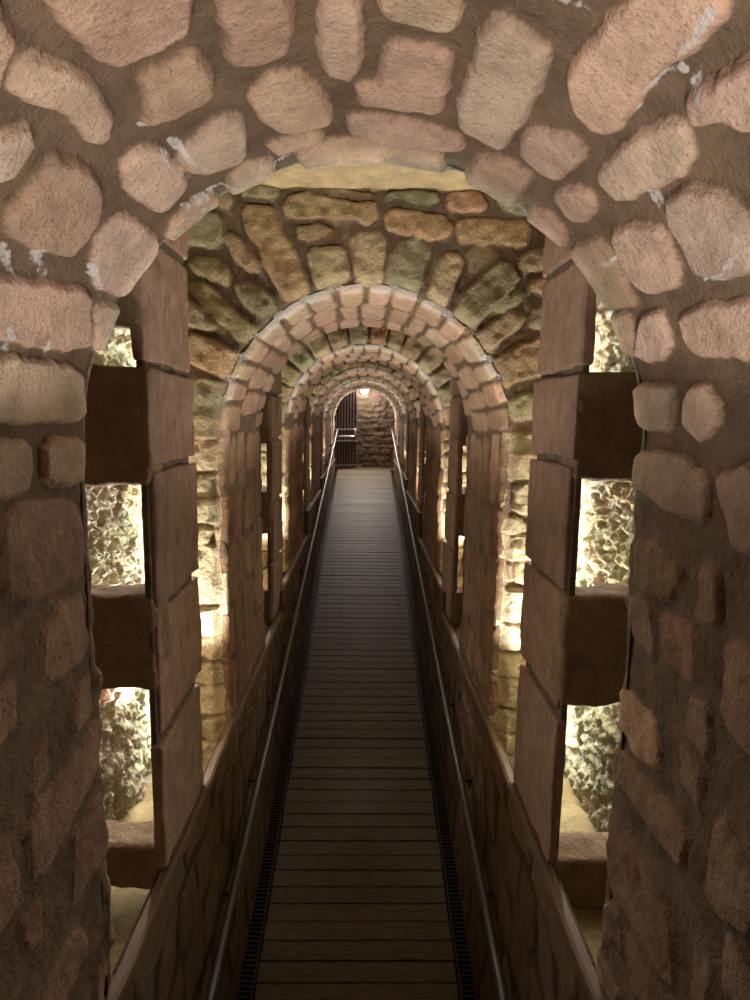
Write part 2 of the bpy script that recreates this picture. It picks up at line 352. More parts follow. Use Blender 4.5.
def tints(rng, n, pal, v=.16):
    out = []
    for i in range(max(n, 1)):
        c = pal[rng.randrange(len(pal))]; k = 1+rng.uniform(-v, v)
        out.append([min(.9, x*k*(1+rng.uniform(-.04, .04))) for x in c])
    return np.array(out)
PINK = [(.52,.385,.295), (.48,.345,.26), (.55,.415,.33), (.50,.355,.26)]
BROWN = [(.33,.225,.155), (.29,.20,.14), (.37,.25,.175), (.30,.20,.125)]
OCHRE = [(.46,.31,.18), (.42,.33,.19), (.38,.33,.21), (.50,.32,.20), (.36,.34,.21), (.47,.37,.23)]
PALE = [(.50,.42,.27), (.46,.42,.30), (.54,.42,.31), (.42,.42,.28), (.55,.48,.38)]
DARKB = [(.13,.085,.05), (.11,.07,.042), (.15,.10,.062)]

def profile(s):
    """point and inward normal of the arch section at length s (0 = left springing)"""
    a = np.clip(s/R, 0, math.pi)
    ext_l = np.minimum(s, 0); ext_r = np.maximum(s-math.pi*R, 0)
    x = -R*np.cos(a); z = ZC + R*np.sin(a) + ext_l - ext_r
    nx = np.cos(a); nz = -np.sin(a)
    return x, z, nx, nz

def svals(sp_arc, sp_wall, zlow, zmid):
    L = math.pi*R; lo = ZC - zlow; mid = ZC - zmid
    a = np.arange(0, L, sp_arc)
    w = np.arange(sp_wall, mid, sp_wall); d = np.arange(mid, lo+.06, .06)
    right = np.concatenate([[L], L+w, L+d]); left = np.concatenate([-d[::-1], -w[::-1]])
    return np.concatenate([left, a, right])

def arch_stones(rng, y0, y1, rows, hu, gap, zlow, low_h, extra=None):
    L = math.pi*R; st = []
    if extra is None:
        w = (y1-y0)/rows
        st += courses(rng, 0.02, L-.02, y0+.0, y1-w*.5, hu, w*.98, gap*.8, .25, .22, swap=False)
        # snap rows to the arch depth
        k = (y1-y0)/(max(v for p in st for u, v in p)-y0)
        st = [[(u, y0-.025+(v-y0)*(k+.05)) for u, v in p] for p in st]
        st = [p for p in st if max(u for u, v in p) < L+.02 and min(u for u, v in p) > -.02]
    lw = ZC-zlow
    for side in (-1, 1):
        c = courses(rng, y0, y1, 0.0, lw, .22, low_h, gap*.8, .6, .3)
        for p in c:
            q = [((-v if side < 0 else L+v), u) for u, v in p]
            st.append(q)
    return st

ALIST = []
def build_arch(k, ya, yb, label, res, sp_wall, rows, hu, gap, zlow, stones=None, depth=.012, face_stones=None, face_res=.012, lime_rimlight=None, round_w=.03, wavy=.010):
    rng = random.Random(100+k)
    L = math.pi*R
    root = empty('stone_arch', (0, (ya+yb)/2, zlow)); org = (0, (ya+yb)/2, zlow)
    tag(root, label, 'arch')
    s = svals(res, sp_wall, zlow, -1.75 if k else -1.5)
    if k == 0:
        y = np.concatenate([np.arange(ya, .40, .05), np.arange(.40, yb-.06, .0045), np.linspace(yb-.06, yb, 22)])
    else:
        y = np.concatenate([np.linspace(ya, ya+.06, 14), np.arange(ya+.06+res*1.6, yb-.03, res*1.6), [yb-.02, yb-.01, yb]])
    S, Y = np.meshgrid(s, y, indexing='ij')
    if stones is None:
        st = arch_stones(rng, ya, yb, rows, hu, gap, max(zlow, -2.4), .24)
    else:
        st = stones
    sd, I = field(S, Y, st, .007 if k == 0 else .006, .03, k*3.3, rnd=.003 if k == 0 else 0.)
    tp = tints(rng, len(st), PINK)
    if k == 0: tp[39] = [.62,.46,.34]; tp[35] *= 1.25; tp[:40] *= 1.0
    if k == 0: tp[39] *= 1.5
    if k: tp = tp*np.array([.88, .84, .76])
    T = tp[I]
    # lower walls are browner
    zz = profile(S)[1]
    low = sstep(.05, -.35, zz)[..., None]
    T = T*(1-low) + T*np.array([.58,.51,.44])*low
    n = fbm(S, Y, 0*S, .05, 4, k+.5)
    proud = np.array([rng.uniform(.75, 1.25) for _ in st]+[1.])[I]
    h = depth*sstep(.004, -.009, sd)*proud*(1-.5*low[..., 0]) + .0035*n*(1+1.5*low[..., 0]) + .012*fbm(S, Y, 0*S, .35, 2, k+9.)
    h = h + low[..., 0]*.007*fbm(S, Y, 0*S, .12, 3, k+4.)
    # rounded, ragged arrises
    def roll(e, w):
        e = np.clip(e, 0, w); return w - np.sqrt(np.maximum(w*w-(w-e)**2, 0))
    h = h - roll(Y-ya, round_w)
    h = h - roll(yb-Y, round_w*.8)
    x, z, nx, nz = profile(S)
    edge = np.clip(1-(Y-ya)/.06, 0, 1) if k else np.clip(1-(yb-Y)/.07, 0, 1)
    dy = edge*wavy*fbm(S, 0*S, 0*S, .12, 3, k+2.2)
    if k == 0: dy = dy*1.6
    P = np.stack([x+nx*h, Y+dy, z+nz*h], axis=2)
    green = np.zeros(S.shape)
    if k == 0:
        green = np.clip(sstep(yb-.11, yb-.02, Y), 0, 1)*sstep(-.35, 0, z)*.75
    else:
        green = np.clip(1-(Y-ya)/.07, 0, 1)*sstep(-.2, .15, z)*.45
    T = T*(1+.9*green[..., None])  # lighter rim tint stands in for bay light on the arris
    lm_rimlight = np.zeros(S.shape)
    if k: lm_rimlight = lm_rimlight + sstep(ya+.045, ya+.008, Y)*sstep(-.15, .1, z)*(.62+.4*fbm(S, Y, 0*S, .1, 2, 3.1+k))  # lit rim painted as a pale band
    if k == 0: lm_rimlight = lm_rimlight + sstep(yb-.060, yb-.015, Y)*sstep(-.3, 0.05, z)*(.80+.6*fbm(S, Y, 0*S, .08, 2, 3.1))  # pale band painted where bay light does not reach the rim
    if lime_rimlight:
        for (s0, y0, s1, y1, w) in lime_rimlight:
            ex, ey = s1-s0, y1-y0; t = np.clip(((S-s0)*ex+(Y-y0)*ey)/(ex*ex+ey*ey), 0, 1)
            d = np.hypot(S-s0-ex*t, Y-y0-ey*t)
            lm_rimlight = np.maximum(lm_rimlight, (1-t*.55)*sstep(w, 0, d + .012*fbm(S*3, Y, 0*S, .02, 2, 8.)))
    grid_mesh('soffit', P, M_SOFF, dict(sdf=sd, tint=T, green=green, lime_rimlight=lm_rimlight), root, flip=False, origin=org)
    # ---- faces on both sides of the arch
    for front in (True, False):
        if k == 0 and front: continue
        yf = ya if front else yb
        fine = front
        ss = svals(face_res if fine else .05, face_res*1.0 if fine else .08, zlow, -1.75)
        nt_ = max(10, int(.34/face_res)) if fine else 10
        tt = np.linspace(0, 1, nt_) if not fine else np.concatenate([np.linspace(0, .10, 8)[:-1], np.linspace(.10, 1, nt_)])
        SS, TT = np.meshgrid(ss, tt, indexing='ij')
        px, pz, qx, qz = profile(SS)
        ox, oz = -qx, -qz
        XB = .96
        with np.errstate(divide='ignore', invalid='ignore'):
            tx = np.where(np.abs(ox) > 1e-4, (XB-np.abs(px))/np.maximum(np.abs(ox), 1e-4), 1e9)
            tz = np.where(oz > 1e-4, (ZCEIL+.05-pz)/np.maximum(oz, 1e-4), 1e9)
        tm = np.minimum(tx, tz)
        st0 = 0.0
        rad = st0 + (tm-st0)*TT
        X = px+ox*rad; Z = pz+oz*rad
        if fine:
            fs = face_stones(rng) if face_stones else radial_face(rng)
            sd, I = field(X, Z, fs, .010, .05, k*2.2+1, rnd=.009)
            T = tints(rng, len(fs), OCHRE)[I]
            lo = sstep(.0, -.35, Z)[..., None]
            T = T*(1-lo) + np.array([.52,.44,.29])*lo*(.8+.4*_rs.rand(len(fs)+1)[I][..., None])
            pr = np.array([rng.uniform(.6, 1.5) for _ in fs]+[1.])[I]
            h = .030*sstep(.006, -.010, sd)*pr + .015*fbm(X, Z, 0*X, .045, 4, k+7.) + .010*fbm(X, Z, 0*X, .2, 2, k+8.)
            rough = sstep(-.05, -.35, Z)
            h = h + rough*(.020*fbm(X, Z, 0*X, .055, 4, k+11.))
            h = h*sstep(round_w*.7, .07, rad)
            green = .34*sstep(-.5, .35, Z)*(.5+1.2*fbm(X, Z, 0*X, .3, 2, k+21.))
            green = np.maximum(green, .5*sstep(.06, .0, rad)*sstep(-.2, .1, Z)); T = T*(1+.6*sstep(.06, 0, rad)[..., None])  # rim stones tinted lighter, as if lit along the arris
        else:
            sd = np.full(X.shape, -.02); T = np.zeros(X.shape+(3,)) + np.array([.27,.19,.135]); h = .004*fbm(X, Z, 0*X, .1, 2, k)
            green = np.zeros(X.shape)
        # follow the same ragged arris as the soffit
        dd = (wavy*fbm(SS, 0*SS, 0*SS, .16, 3, k+2.2))*np.clip(1-(rad-st0)/.08, 0, 1) if (front and k) else 0
        tuck = roll(rad, round_w) + .003
        tuck = np.where(rad < round_w, tuck, 0.)
        P = np.stack([X, (yf-h+dd+tuck) if front else (yf+h-tuck), Z], axis=2)
        grid_mesh('front_face' if front else 'rear_face', P, M_FACE if fine else M_SOFF, dict(sdf=sd, tint=T, green=np.clip(green, 0, 1), lime_rimlight=np.zeros(X.shape)), root, flip=front, origin=org)
    return root

def ring_poly(a0, a1, r0, r1, rng, j=.012):
    def p(a, r): return (-r*math.cos(a)+rng.uniform(-j, j), ZC+r*math.sin(a)+rng.uniform(-j, j))
    am = (a0+a1)/2
    return chaikin([p(a0, r0), p(am, r0), p(a1, r0), p(a1, r1), p(am, r1+.01), p(a0, r1)], .2)
def side_courses(rng):
    out = []
    for sx in (-1, 1):
        c = courses(rng, .60, 1.02, -2.3, ZC-.02, .30, .125, .022, .35, .3)
        out += [[(sx*u, v) for u, v in p] for p in c]
    return out
def radial_face(rng):
    st = []; a = .02
    while a < math.pi-.03:
        w = rng.uniform(.16, .27); b = min(a+w, math.pi-.02)
        g = .022
        r1 = R+rng.uniform(.20, .34)
        st.append(ring_poly(a+g, b-g, R+.012, r1, rng, .010))
        st.append(ring_poly(a+g, b-g, r1+.03, r1+.03+rng.uniform(.12, .3), rng, .02))
        a = b
    return st + side_courses(rng)
def face2(rng):
    st = [chaikin(p, .12) for p in ARCH2_FACE]
    return st + side_courses(rng)

# ------------------------------------------------------------------ the first arch: stones where they sit in the vault
rng = random.Random(5)
stones1 = [chaikin(p, .14) for p in ARCH1_STONES]
def clear(p):
    for q in taken:
        if abs(q[0][0]-p[0][0]) > .6 or abs(q[0][1]-p[0][1]) > .6: continue
        a = np.array(p+[(sum(u for u, v in p)/len(p), sum(v for u, v in p)/len(p))]); b = np.array(q)
        if (poly_sdf(a[:, 0], a[:, 1], q) < .012).any() or (poly_sdf(b[:, 0], b[:, 1], p) < .012).any(): return False
    return True
L_ = math.pi*R
fill = []
for side in (-1, 1):
    c = courses(rng, .35, 1.36, .03, 2.0, .25, .19, .020, .8, .35)
    fill += [[((-v if side < 0 else L_+v), u) for u, v in p] for p in c]
fill += courses(rng, .0, L_, -.4, .50, .20, .26, .05, .6, .3)
for hu_, hv_ in ((.17, .15), (.12, .11), (.20, .10), (.09, .12)):
    for side in (-1, 1):
        c = courses(rng, .40, 1.34, .03, 1.7, hu_, hv_, .022, .8, .35)
        fill += [[((-v if side < 0 else L_+v), u) for u, v in p] for p in c]
taken = list(ARCH1_STONES)
for p in fill:
    if clear(p): stones1.append(p); taken.append(p)
lime1 = [soff for soff in LIME]
build_arch(0, *ARCHES[0], 'nearest arch overhead, wide brown mortar around scattered pale pink stones', .0045, .007, 3, .14, .03, -3.7, stones=stones1, depth=.016, lime_rimlight=lime1, round_w=.05, wavy=.014)
build_arch(1, *ARCHES[1], 'second arch along the passage, ringed by long radiating stones and slabs of mossy rubble', .006, .008, 3, .115, .022, -3.5, face_stones=face2, face_res=.0065)
build_arch(2, *ARCHES[2], 'third arch along the passage, seen framed inside the big rubble-faced second arch', .010, .012, 4, .12, .022, -3.1, face_res=.010)
build_arch(3, *ARCHES[3], 'fourth arch along the passage, with a greenish left haunch', .014, .016, 4, .12, .022, -2.7, face_res=.013)
build_arch(4, *ARCHES[4], 'fifth arch along the passage, second from the lit end wall', .018, .02, 4, .12, .022, -2.3, face_res=.015)
build_arch(5, *ARCHES[5], 'last and smallest arch, right in front of the barred gate and round lamp', .02, .022, 2, .12, .022, -1.9, face_res=.015)

# ------------------------------------------------------------------ walls: niche lining behind the piers and the plinth below
XW = .90
def niche_wall(side, ya, yb, k, parent, res):
    ys = np.arange(ya-.04, yb+.05, res); zs = np.arange(-2.25, ZCEIL+.06, res)
    Y, Z = np.meshgrid(ys, zs, indexing='ij')
    f = 1-np.abs(fbm(Y, Z, 0*Y, .045, 4, k+side*5.)); g = fbm(Y, Z*1.4, 0*Y, .035, 3, k+side*2.+3)
    h = .035*(f-.7) + .034*g + .016*fbm(Y, Z, 0*Y, .018, 2, k+side) + .02*fbm(Y, Z, 0*Y, .3, 2, k)
    rngw = random.Random(k*7+side)
    st = courses(rngw, ya-.1, yb+.1, -2.3, ZCEIL+.1, .5, .34, .02, .3, .3)
    sd, I = field(Y, Z, st, .01, .05, k)
    T = tints(rngw, len(st), PALE)[I]*(.8+.35*f[..., None])
    h = h + .012*sstep(.008, -.02, sd)
    X = side*(XW+.02-h)
    P = np.stack([X, Y, Z], axis=2)
    green = .5+.6*fbm(Y, Z, 0*Y, .25, 2, k+side*3.)
    return grid_mesh('niche_lining', P, M_NICHE, dict(sdf=sd-.004, tint=T, green=np.clip(green, 0, 1), lime_rimlight=np.zeros(Y.shape)), parent, flip=side > 0, origin=(side*XW, 0, 0))
BAYS = [(ARCHES[i][1], ARCHES[i+1][0]) for i in range(5)]
LEDGE = [(1.12, 4.17, -1.40), (4.17, 6.20, -1.25), (6.20, 8.15, -1.00), (8.15, 11.95, -.86)]
roots = {}
for side, nm in ((-1, 'left'), (1, 'right')):
    w = empty('wall_'+nm, (side*XW, 0, 0)); roots[side] = w
    tag(w, nm+'-hand side wall of the passage, rough lit niches over a brown stone plinth', 'wall', kind='structure')
    for k, (a, b) in enumerate(BAYS):
        niche_wall(side, a, b, k+1, w, [.0075, .011, .016, .02, .024][k])
    for k, (a, b, zt) in enumerate(LEDGE):
        res = [.012, .016, .02, .025][k]
        ys = np.arange(a, b+res, res); ys[-1] = b
        zb = ramp_z(a)-.1
        zs = np.concatenate([np.arange(zb, zt-.005, res), [zt]])
        Y, Z = np.meshgrid(ys, zs, indexing='ij')
        rngw = random.Random(k*17+side)
        st = courses(rngw, a-.1, b+.1, zb-.1, zt+.05, .20, .22, .02, .6, .35)
        sd, I = field(Y, Z, st, .008, .04, k+side)
        T = tints(rngw, len(st), BROWN)[I]*np.array([.42,.38,.32])
        h = .010*sstep(.006, -.012, sd) + .006*fbm(Y, Z, 0*Y, .08, 3, k)
        X = side*(.598-h)
        # turn the top back into a sill
        P = np.stack([X, Y, Z], axis=2)
        back = P[:, -1:, :].copy(); back[..., 0] = side*(.70 if k else .618)
        P = np.concatenate([P, back], axis=1)
        ex = lambda q: np.concatenate([q, q[:, -1:]], axis=1)
        grid_mesh('plinth', P, M_PLINTH, dict(sdf=ex(sd), tint=ex(T), green=0*ex(sd), lime_rimlight=0*ex(sd)), w, flip=side > 0, origin=(side*XW, 0, 0))
        # back of the step between two plinth heights
        V = []; F = []
        zp = LEDGE[k-1][2] if k else zb
        V += [(side*.595, a, zb), (side*.72, a, zb), (side*.72, a, zt), (side*.595, a, zt)]; F.append((0, 1, 2, 3))
        o = plain('plinth_return', V, F, M_SKIRT, w, origin=(side*XW, 0, 0))
    # niche floors
    V = []; F = []
    for k, (a, b) in enumerate(BAYS):
        zt = [-1.53, -1.55, -1.3, -1.05, -1.0][k]
        ys = np.arange(a-.05, b+.06, .03); xs = np.arange(.60, XW+.06, .03)
        XX, YY = np.meshgrid(xs, ys, indexing='ij')
        ZZ = zt + .03*fbm(XX, YY, 0*XX, .15, 3, k)+(.25 if k else -.03)*np.clip((XX-.64)/.3, 0, 1)
        Tn = np.zeros(XX.shape+(3,))+np.array([.40,.33,.17])
        grid_mesh('niche_floor', np.stack([side*XX, YY, ZZ], axis=2), M_CEIL, dict(sdf=0*XX-.03, tint=Tn, green=0*XX, lime_rimlight=0*XX), w, flip=side < 0, origin=(side*XW, 0, 0))

# brown ledge strips capping the plinth
names = {0: 'through the two nearest bays', 1: 'starting at the third arch', 2: 'starting past the third arch', 3: 'short and closest to the end wall'}
lab = {0: 'long brown ledge strip low on the {} wall beside the nearest bays',
       1: 'brown ledge strip on the {} wall, one step up beside the third arch',
       2: 'brown ledge strip on the {} wall beside the fourth arch, second step up',
       3: 'highest, farthest brown ledge strip on the {} wall near the end gate'}
lab_r = {-1: 'left', 1: 'right'}
for side in (-1, 1):
    for k, (a, b, zt) in enumerate(LEDGE):
        V = []; F = []
        n = max(8, int((b-a)/.08)); rg = random.Random(k+side)
        prof = [(.575, -.030), (.570, -.012), (.573, .004), (.582, .010), (.605, .010), (.605, -.030)]
        for i in range(n+1):
            y = a + (b-a)*i/n; j = rg.uniform(-.002, .002)
            for (x, z) in prof: V.append((side*(x+j), y, zt+z+j))
        m = len(prof)
        for i in range(n):
            for q in range(m):
                F.append((i*m+q, i*m+(q+1) % m, (i+1)*m+(q+1) % m, (i+1)*m+q))
        F.append(tuple(range(m))); F.append(tuple(n*m+q for q in range(m)))
        if k:   # little upright at the step
            bx(V, F, *sorted((side*.572, side*.604)), a-.03, a, LEDGE[k-1][2], zt+.01)
        o = plain('ledge_strip', V, F, M_LEDGE, origin=(side*.59, a, zt)); o.location = (side*.59, a, zt)
        tag(o, lab[k].format(lab_r[side]), 'ledge', 'brown ledge strips along the plinth')

# ------------------------------------------------------------------ piers
def rock_block(name, c, size, mat, tint, parent, origin, n=14, rad=.018, amp=.006, amp2=.004, seed=0., green=0., skew=0., sdfv=-.03):
    """stone block with worn rounded arrises"""
    hx, hy, hz = [q/2 for q in size]
    Vs = []; Fs = []; key = {}
    def add(p):
        kk = (round(p[0], 5), round(p[1], 5), round(p[2], 5))
        if kk not in key: key[kk] = len(Vs); Vs.append(kk)
        return key[kk]
    res = max(size)/n
    nn = [max(3, int(round(q/res))) for q in size]
    def lin(h, m):
        r = rad*.5
        return [-h, -h+r] + [(-h+r*2)+(2*h-r*4)*i/(m-1) for i in range(m)] + [h-r, h]
    G = [lin(h, m) for h, m in zip((hx, hy, hz), nn)]
    for ax in range(3):
        u, v = (ax+1) % 3, (ax+2) % 3
        for sgn in (-1, 1):
            h = (hx, hy, hz)[ax]*sgn
            for i in range(len(G[u])-1):
                for j in range(len(G[v])-1):
                    q = []
                    for (di, dj) in ((0,0),(1,0),(1,1),(0,1)):
                        p = [0,0,0]; p[ax] = h; p[u] = G[u][i+di]; p[v] = G[v][j+dj]; q.append(add(p))
                    Fs.append(tuple(q if sgn > 0 else q[::-1]))
    A = np.array(Vs); H = np.array([hx, hy, hz])
    inner = np.clip(A, -(H-rad), H-rad); d = A-inner; ln = np.linalg.norm(d, axis=1, keepdims=True)
    N = d/np.maximum(ln, 1e-6); A = inner + N*np.minimum(ln, rad)
    W = A + np.array(c)
    nz = fbm(W[:,0], W[:,1], W[:,2], .07, 4, seed)[:, None]; nb = fbm(W[:,0], W[:,1], W[:,2], .22, 2, seed+3)[:, None]
    A = A + N*(amp*nz + amp2*2*nb)
    A[:, 2] += skew*A[:, 1]
    A = A + np.array(c) - np.array(origin)
    me = bpy.data.meshes.new(name); me.from_pydata(A.tolist(), [], Fs)
    me.polygons.foreach_set("use_smooth", [True]*len(Fs))
    for kname, val in (('sdf', sdfv), ('green', green), ('lime_rimlight', 0.)):
        at = me.attributes.new(kname, 'FLOAT', 'POINT'); at.data.foreach_set("value", [val]*len(A))
    at = me.attributes.new('tint', 'FLOAT_COLOR', 'POINT'); at.data.foreach_set("color", list((*tint, 1))*len(A))
    me.materials.append(mat); me.update()
    o = bpy.data.objects.new(name, me); col.objects.link(o); o.parent = parent
    return o
PIERC = [(.40,.27,.20), (.37,.25,.185), (.42,.29,.215)]
ordn = ['nearest', 'second', 'third', 'fourth', 'farthest']
between = ['just past the nearest arch', 'between the second and third arches', 'between the third and fourth arches', 'between the fourth and fifth arches', 'behind the fifth arch, before the last one']
for side in (-1, 1):
    for k, (a, b) in enumerate(BAYS):
        rg = random.Random(31*k+side)
        y0 = a + (.34 if k else (.34 if side < 0 else .36)); y1 = y0 + min(.44, (b-a)*.38)
        if k == 4: y0 = a+.25; y1 = a+.5
        zb = -1.40 if k == 0 else [0, -1.38, -1.22, -.98, -.84][k]
        org = (side*.63, (y0+y1)/2, zb)
        root = empty('stone_pier', org)
        tag(root, 'upright stacked-block stone pier on the {} side, {}'.format(lab_r[side], between[k]), 'pier', 'stone piers between the arches')
        js = [ZCEIL+.01, .50, .13, -.16, -.58, -.98, zb]
        if side > 0: js = [ZCEIL+.01, .47, .14, -.13, -.52, -.90, zb]
        js = [z for z in js if z > zb+.08] + [zb]
        for i in range(len(js)-1):
            zt, z0 = js[i], js[i+1]
            dx = rg.uniform(-.006, .008); dy = rg.uniform(-.02, .03)
            if i >= 2: dy += .03
            kf = rg.uniform(.80, 1.0); t = tuple(q*kf for q in PIERC[rg.randrange(3)])
            g = .022
            rock_block('pier_block', (side*(.617-dx), (y0+y1)/2+dy, (zt+z0)/2), (.034, y1-y0+dy*.3, zt-z0-g), M_POST, t, root, org, n=44 if k == 0 else 14, rad=.010, seed=k*5+i+side*.37, amp=.007)
        # mortar core
        rock_block('mortar_core', (side*.622, (y0+y1)/2+.01, (zb+ZCEIL)/2), (.020, y1-y0-.03, ZCEIL-zb), M_POST, (.14,.105,.075), root, org, n=60 if k == 0 else 16, rad=.006, amp=.001, amp2=.0005, seed=k+.2, sdfv=.03)
        # tie stones reaching back to the arch behind
        if side < 0: ties = [(.58, .235, .0), (.125, -.205, .0), (-.525, -.82, .25), (-1.32, -1.47, .1)]
        else: ties = [(.13, -.175, .0), (-.52, -.86, .4), (-1.38, -1.56, .1)]
        if k: ties = [(.10, -.19, .1), (-.50, -.78, .3)]
        if k > 2: ties = ties[:1] if k == 4 else ties
        for i, (zt, z0, gr) in enumerate(ties):
            kf = rg.uniform(.75, .95); t = tuple(q*kf for q in (.34, .235, .15))
            dpt = (y1-y0)*(.32 if k == 0 else .8)
            rock_block('tie_stone', (side*.760, y0+dpt/2+.015, (zt+z0)/2), (.31, dpt, zt-z0), M_TIE, t, root, org, n=30 if k == 0 else 12, rad=.018, amp=.012, amp2=.006, seed=k+i*.77+side, green=gr)

# ------------------------------------------------------------------ ceiling slabs
ce = empty('ceiling', (0, 0, ZCEIL)); tag(ce, 'flat yellowish stone slabs roofing the bays between the arches', 'ceiling', kind='structure')
for k, (a, b) in enumerate(BAYS):
    res = .02 if k == 0 else .05
    xs = np.arange(-1.0, 1.01, res); ys = np.arange(a-.06, b+.07, res)
    X, Y = np.meshgrid(xs, ys, indexing='ij')
    Z = ZCEIL + .012*fbm(X, Y, 0*X, .12, 4, k) - .012
    T = np.zeros(X.shape+(3,))+np.array([.46,.36,.21])
    grid_mesh('ceiling_slab', np.stack([X, Y, Z], axis=2), M_CEIL, dict(sdf=0*X-.03, tint=T, green=0*X, lime_rimlight=0*X), ce, flip=True, origin=(0, 0, ZCEIL))

# ------------------------------------------------------------------ floor, ramp, gratings
V = []; F = []
bx(V, F, -.66, .66, .3, 11.97, -3.28-.16, -3.28-.05); V = shear(V)
bx(V, F, -.98, .98, 11.97, YEND+.1, ZLAND-.12, ZLAND-.004)
fl = plain('floor', V, F, M_FLOOR); tag(fl, 'dark floor under the sloping wooden ramp and its level landing', 'floor', kind='structure')

rp = empty('wooden_ramp', (XS, 2.0, ramp_z(2.0)))
tag(rp, 'long sloping walkway of brown crosswise boards rising to the far gate', 'ramp')
rg = random.Random(3)
def hw(y): return .500 + .025*sstep(2.5, 12, np.float64(y))
cs = math.sqrt(1+SL*SL)
def slab(name, y0, y1, x0, x1, th, mat, parent, top=0.0, bev=.003, xo0=None, xo1=None):
    org = (XS, 2.0, ramp_z(2.0))
    xo0 = x0 if xo0 is None else xo0; xo1 = x1 if xo1 is None else xo1
    b0 = -3.28+top-th; b1 = -3.28+top
    V = [(x0,y0,b0+SL*y0),(x1,y0,b0+SL*y0),(xo1,y1,b0+SL*y1),(xo0,y1,b0+SL*y1),(x0,y0,b1+SL*y0),(x1,y0,b1+SL*y0),(xo1,y1,b1+SL*y1),(xo0,y1,b1+SL*y1)]
    F = [(0,3,2,1),(4,5,6,7),(0,1,5,4),(1,2,6,5),(2,3,7,6),(3,0,4,7)]
    return plain(name, V, F, mat, parent, bevel=bev, origin=org)
NB = 98; y = 2.02; dyb = (11.97-2.02)/NB
for i in range(NB):
    y0 = 2.02+i*dyb; y1 = y0+dyb-.007
    c = XS*(1-.6*(i/NB))
    slab('board', y0, y1, c-float(hw(y0))+rg.uniform(-.003, .003), c+float(hw(y0))+rg.uniform(-.003, .003), .03, M_WOOD if rg.random() < .6 else M_WOODB, rp, top=rg.uniform(-.002, .002))
# landing boards
o = plain('landing', *(lambda V, F: (bx(V, F, -.60, .60, 11.972, YEND-.02, ZLAND-.003, ZLAND+.006), (V, F))[1])([], []), M_WOOD, rp, origin=(XS, 2.0, ramp_z(2.0)))

for side in (-1, 1):
    c0 = XS*.9
    a, b = 2.02, 11.9
    org = (side*.55, a, ramp_z(a))
    g = empty('drain_grating', org)
    tag(g, 'long narrow dark drain grating along the {} edge of the wooden ramp'.format(lab_r[side]), 'grating', 'drain gratings beside the ramp')
    V = []; F = []
    xi = lambda y: side*(float(hw(y))+.012)+XS*(1-.6*(y-2)/10)
    xo = lambda y: xi(y)+side*.078
    for (f0, w) in ((xi, .006), (xo, .007)):
        n = len(V)
        N = 20
        for i in range(N+1):
            yy = a+(b-a)*i/N; x = f0(yy)
            for (dx, dz) in ((-w, -.03), (w, -.03), (w, .006), (-w, .006)): V.append((x+dx, yy, -3.28+SL*yy+dz))
        for i in range(N):
            for q in range(4): F.append((n+i*4+q, n+i*4+(q+1) % 4, n+(i+1)*4+(q+1) % 4, n+(i+1)*4+q))
    plain('grating_frame', V, F, M_GRATE, g, origin=org)
    V = []; F = []; yy = a+.01
    while yy < b:
        x0, x1 = sorted((xi(yy), xo(yy)))
        n = len(V); bx(V, F, x0, x1, yy, yy+.008, -3.28-.02, -3.28+.002)
        for i in range(n, len(V)): V[i] = (V[i][0], V[i][1], V[i][2]+SL*V[i][1])
        yy += .024
    plain('grating_bars', V, F, M_GRATE, g, origin=org)
    # kerb board between the grating and the wall
    V = []; F = []; N = 10
    n = 0
    for i in range(N+1):
        yy = a+(b-a)*i/N; x0 = xo(yy)+side*.010; x1 = side*.612
        for (x, dz) in ((x0, -.04), (x1, -.04), (x1, .07), (x0+side*.006, .035)): V.append((x, yy, -3.28+SL*yy+dz))
    for i in range(N):
        for q in range(4): F.append((i*4+q, i*4+(q+1) % 4, (i+1)*4+(q+1) % 4, (i+1)*4+q))
    F.append((0,1,2,3)); F.append((N*4+3, N*4+2, N*4+1, N*4))
    kb = plain('kerb_board', V, F, M_SKIRT, origin=org); kb.location = org
    tag(kb, 'brown kerb board at the foot of the {} wall beside the drain grating'.format(lab_r[side]), 'kerb', 'kerb boards at the foot of the walls')
    # handrail
    ha, hb = 1.55, 11.80; hr = .83; xr = side*.535
    org = (xr, ha, ramp_z(ha)+hr)
    h = empty('handrail', org)
    tag(h, 'slim grey metal handrail sloping along the {} wall above black brackets'.format(lab_r[side]), 'handrail', 'handrails on both walls')
    V = []; F = []
    pts = [(xr, ha, -3.28+SL*ha+hr-.05), (xr, ha+.03, -3.28+SL*ha+hr)] + [(xr, ha+(hb-ha)*i/30, -3.28+SL*(ha+(hb-ha)*i/30)+hr) for i in range(1, 31)] + [(xr, hb+.04, -3.28+SL*hb+hr-.01), (xr, hb+.05, -3.28+SL*hb+hr-.06)]
    tube(V, F, pts, .017)
    plain('rail', V, F, M_STEEL, h, smooth=True, origin=org)
    yy = 2.35
    while yy < 11.7:
        V = []; F = []; z = -3.28+SL*yy+hr
        tube(V, F, [(xr, yy, z-.012), (xr+side*.008, yy, z-.045), (side*.605, yy, z-.052)], .006, 8)
        bx(V, F, *sorted((side*.588, side*.604)), yy-.018, yy+.018, z-.075, z-.03)
        plain('bracket', V, F, M_BLACK, h, origin=org)
        yy += .64

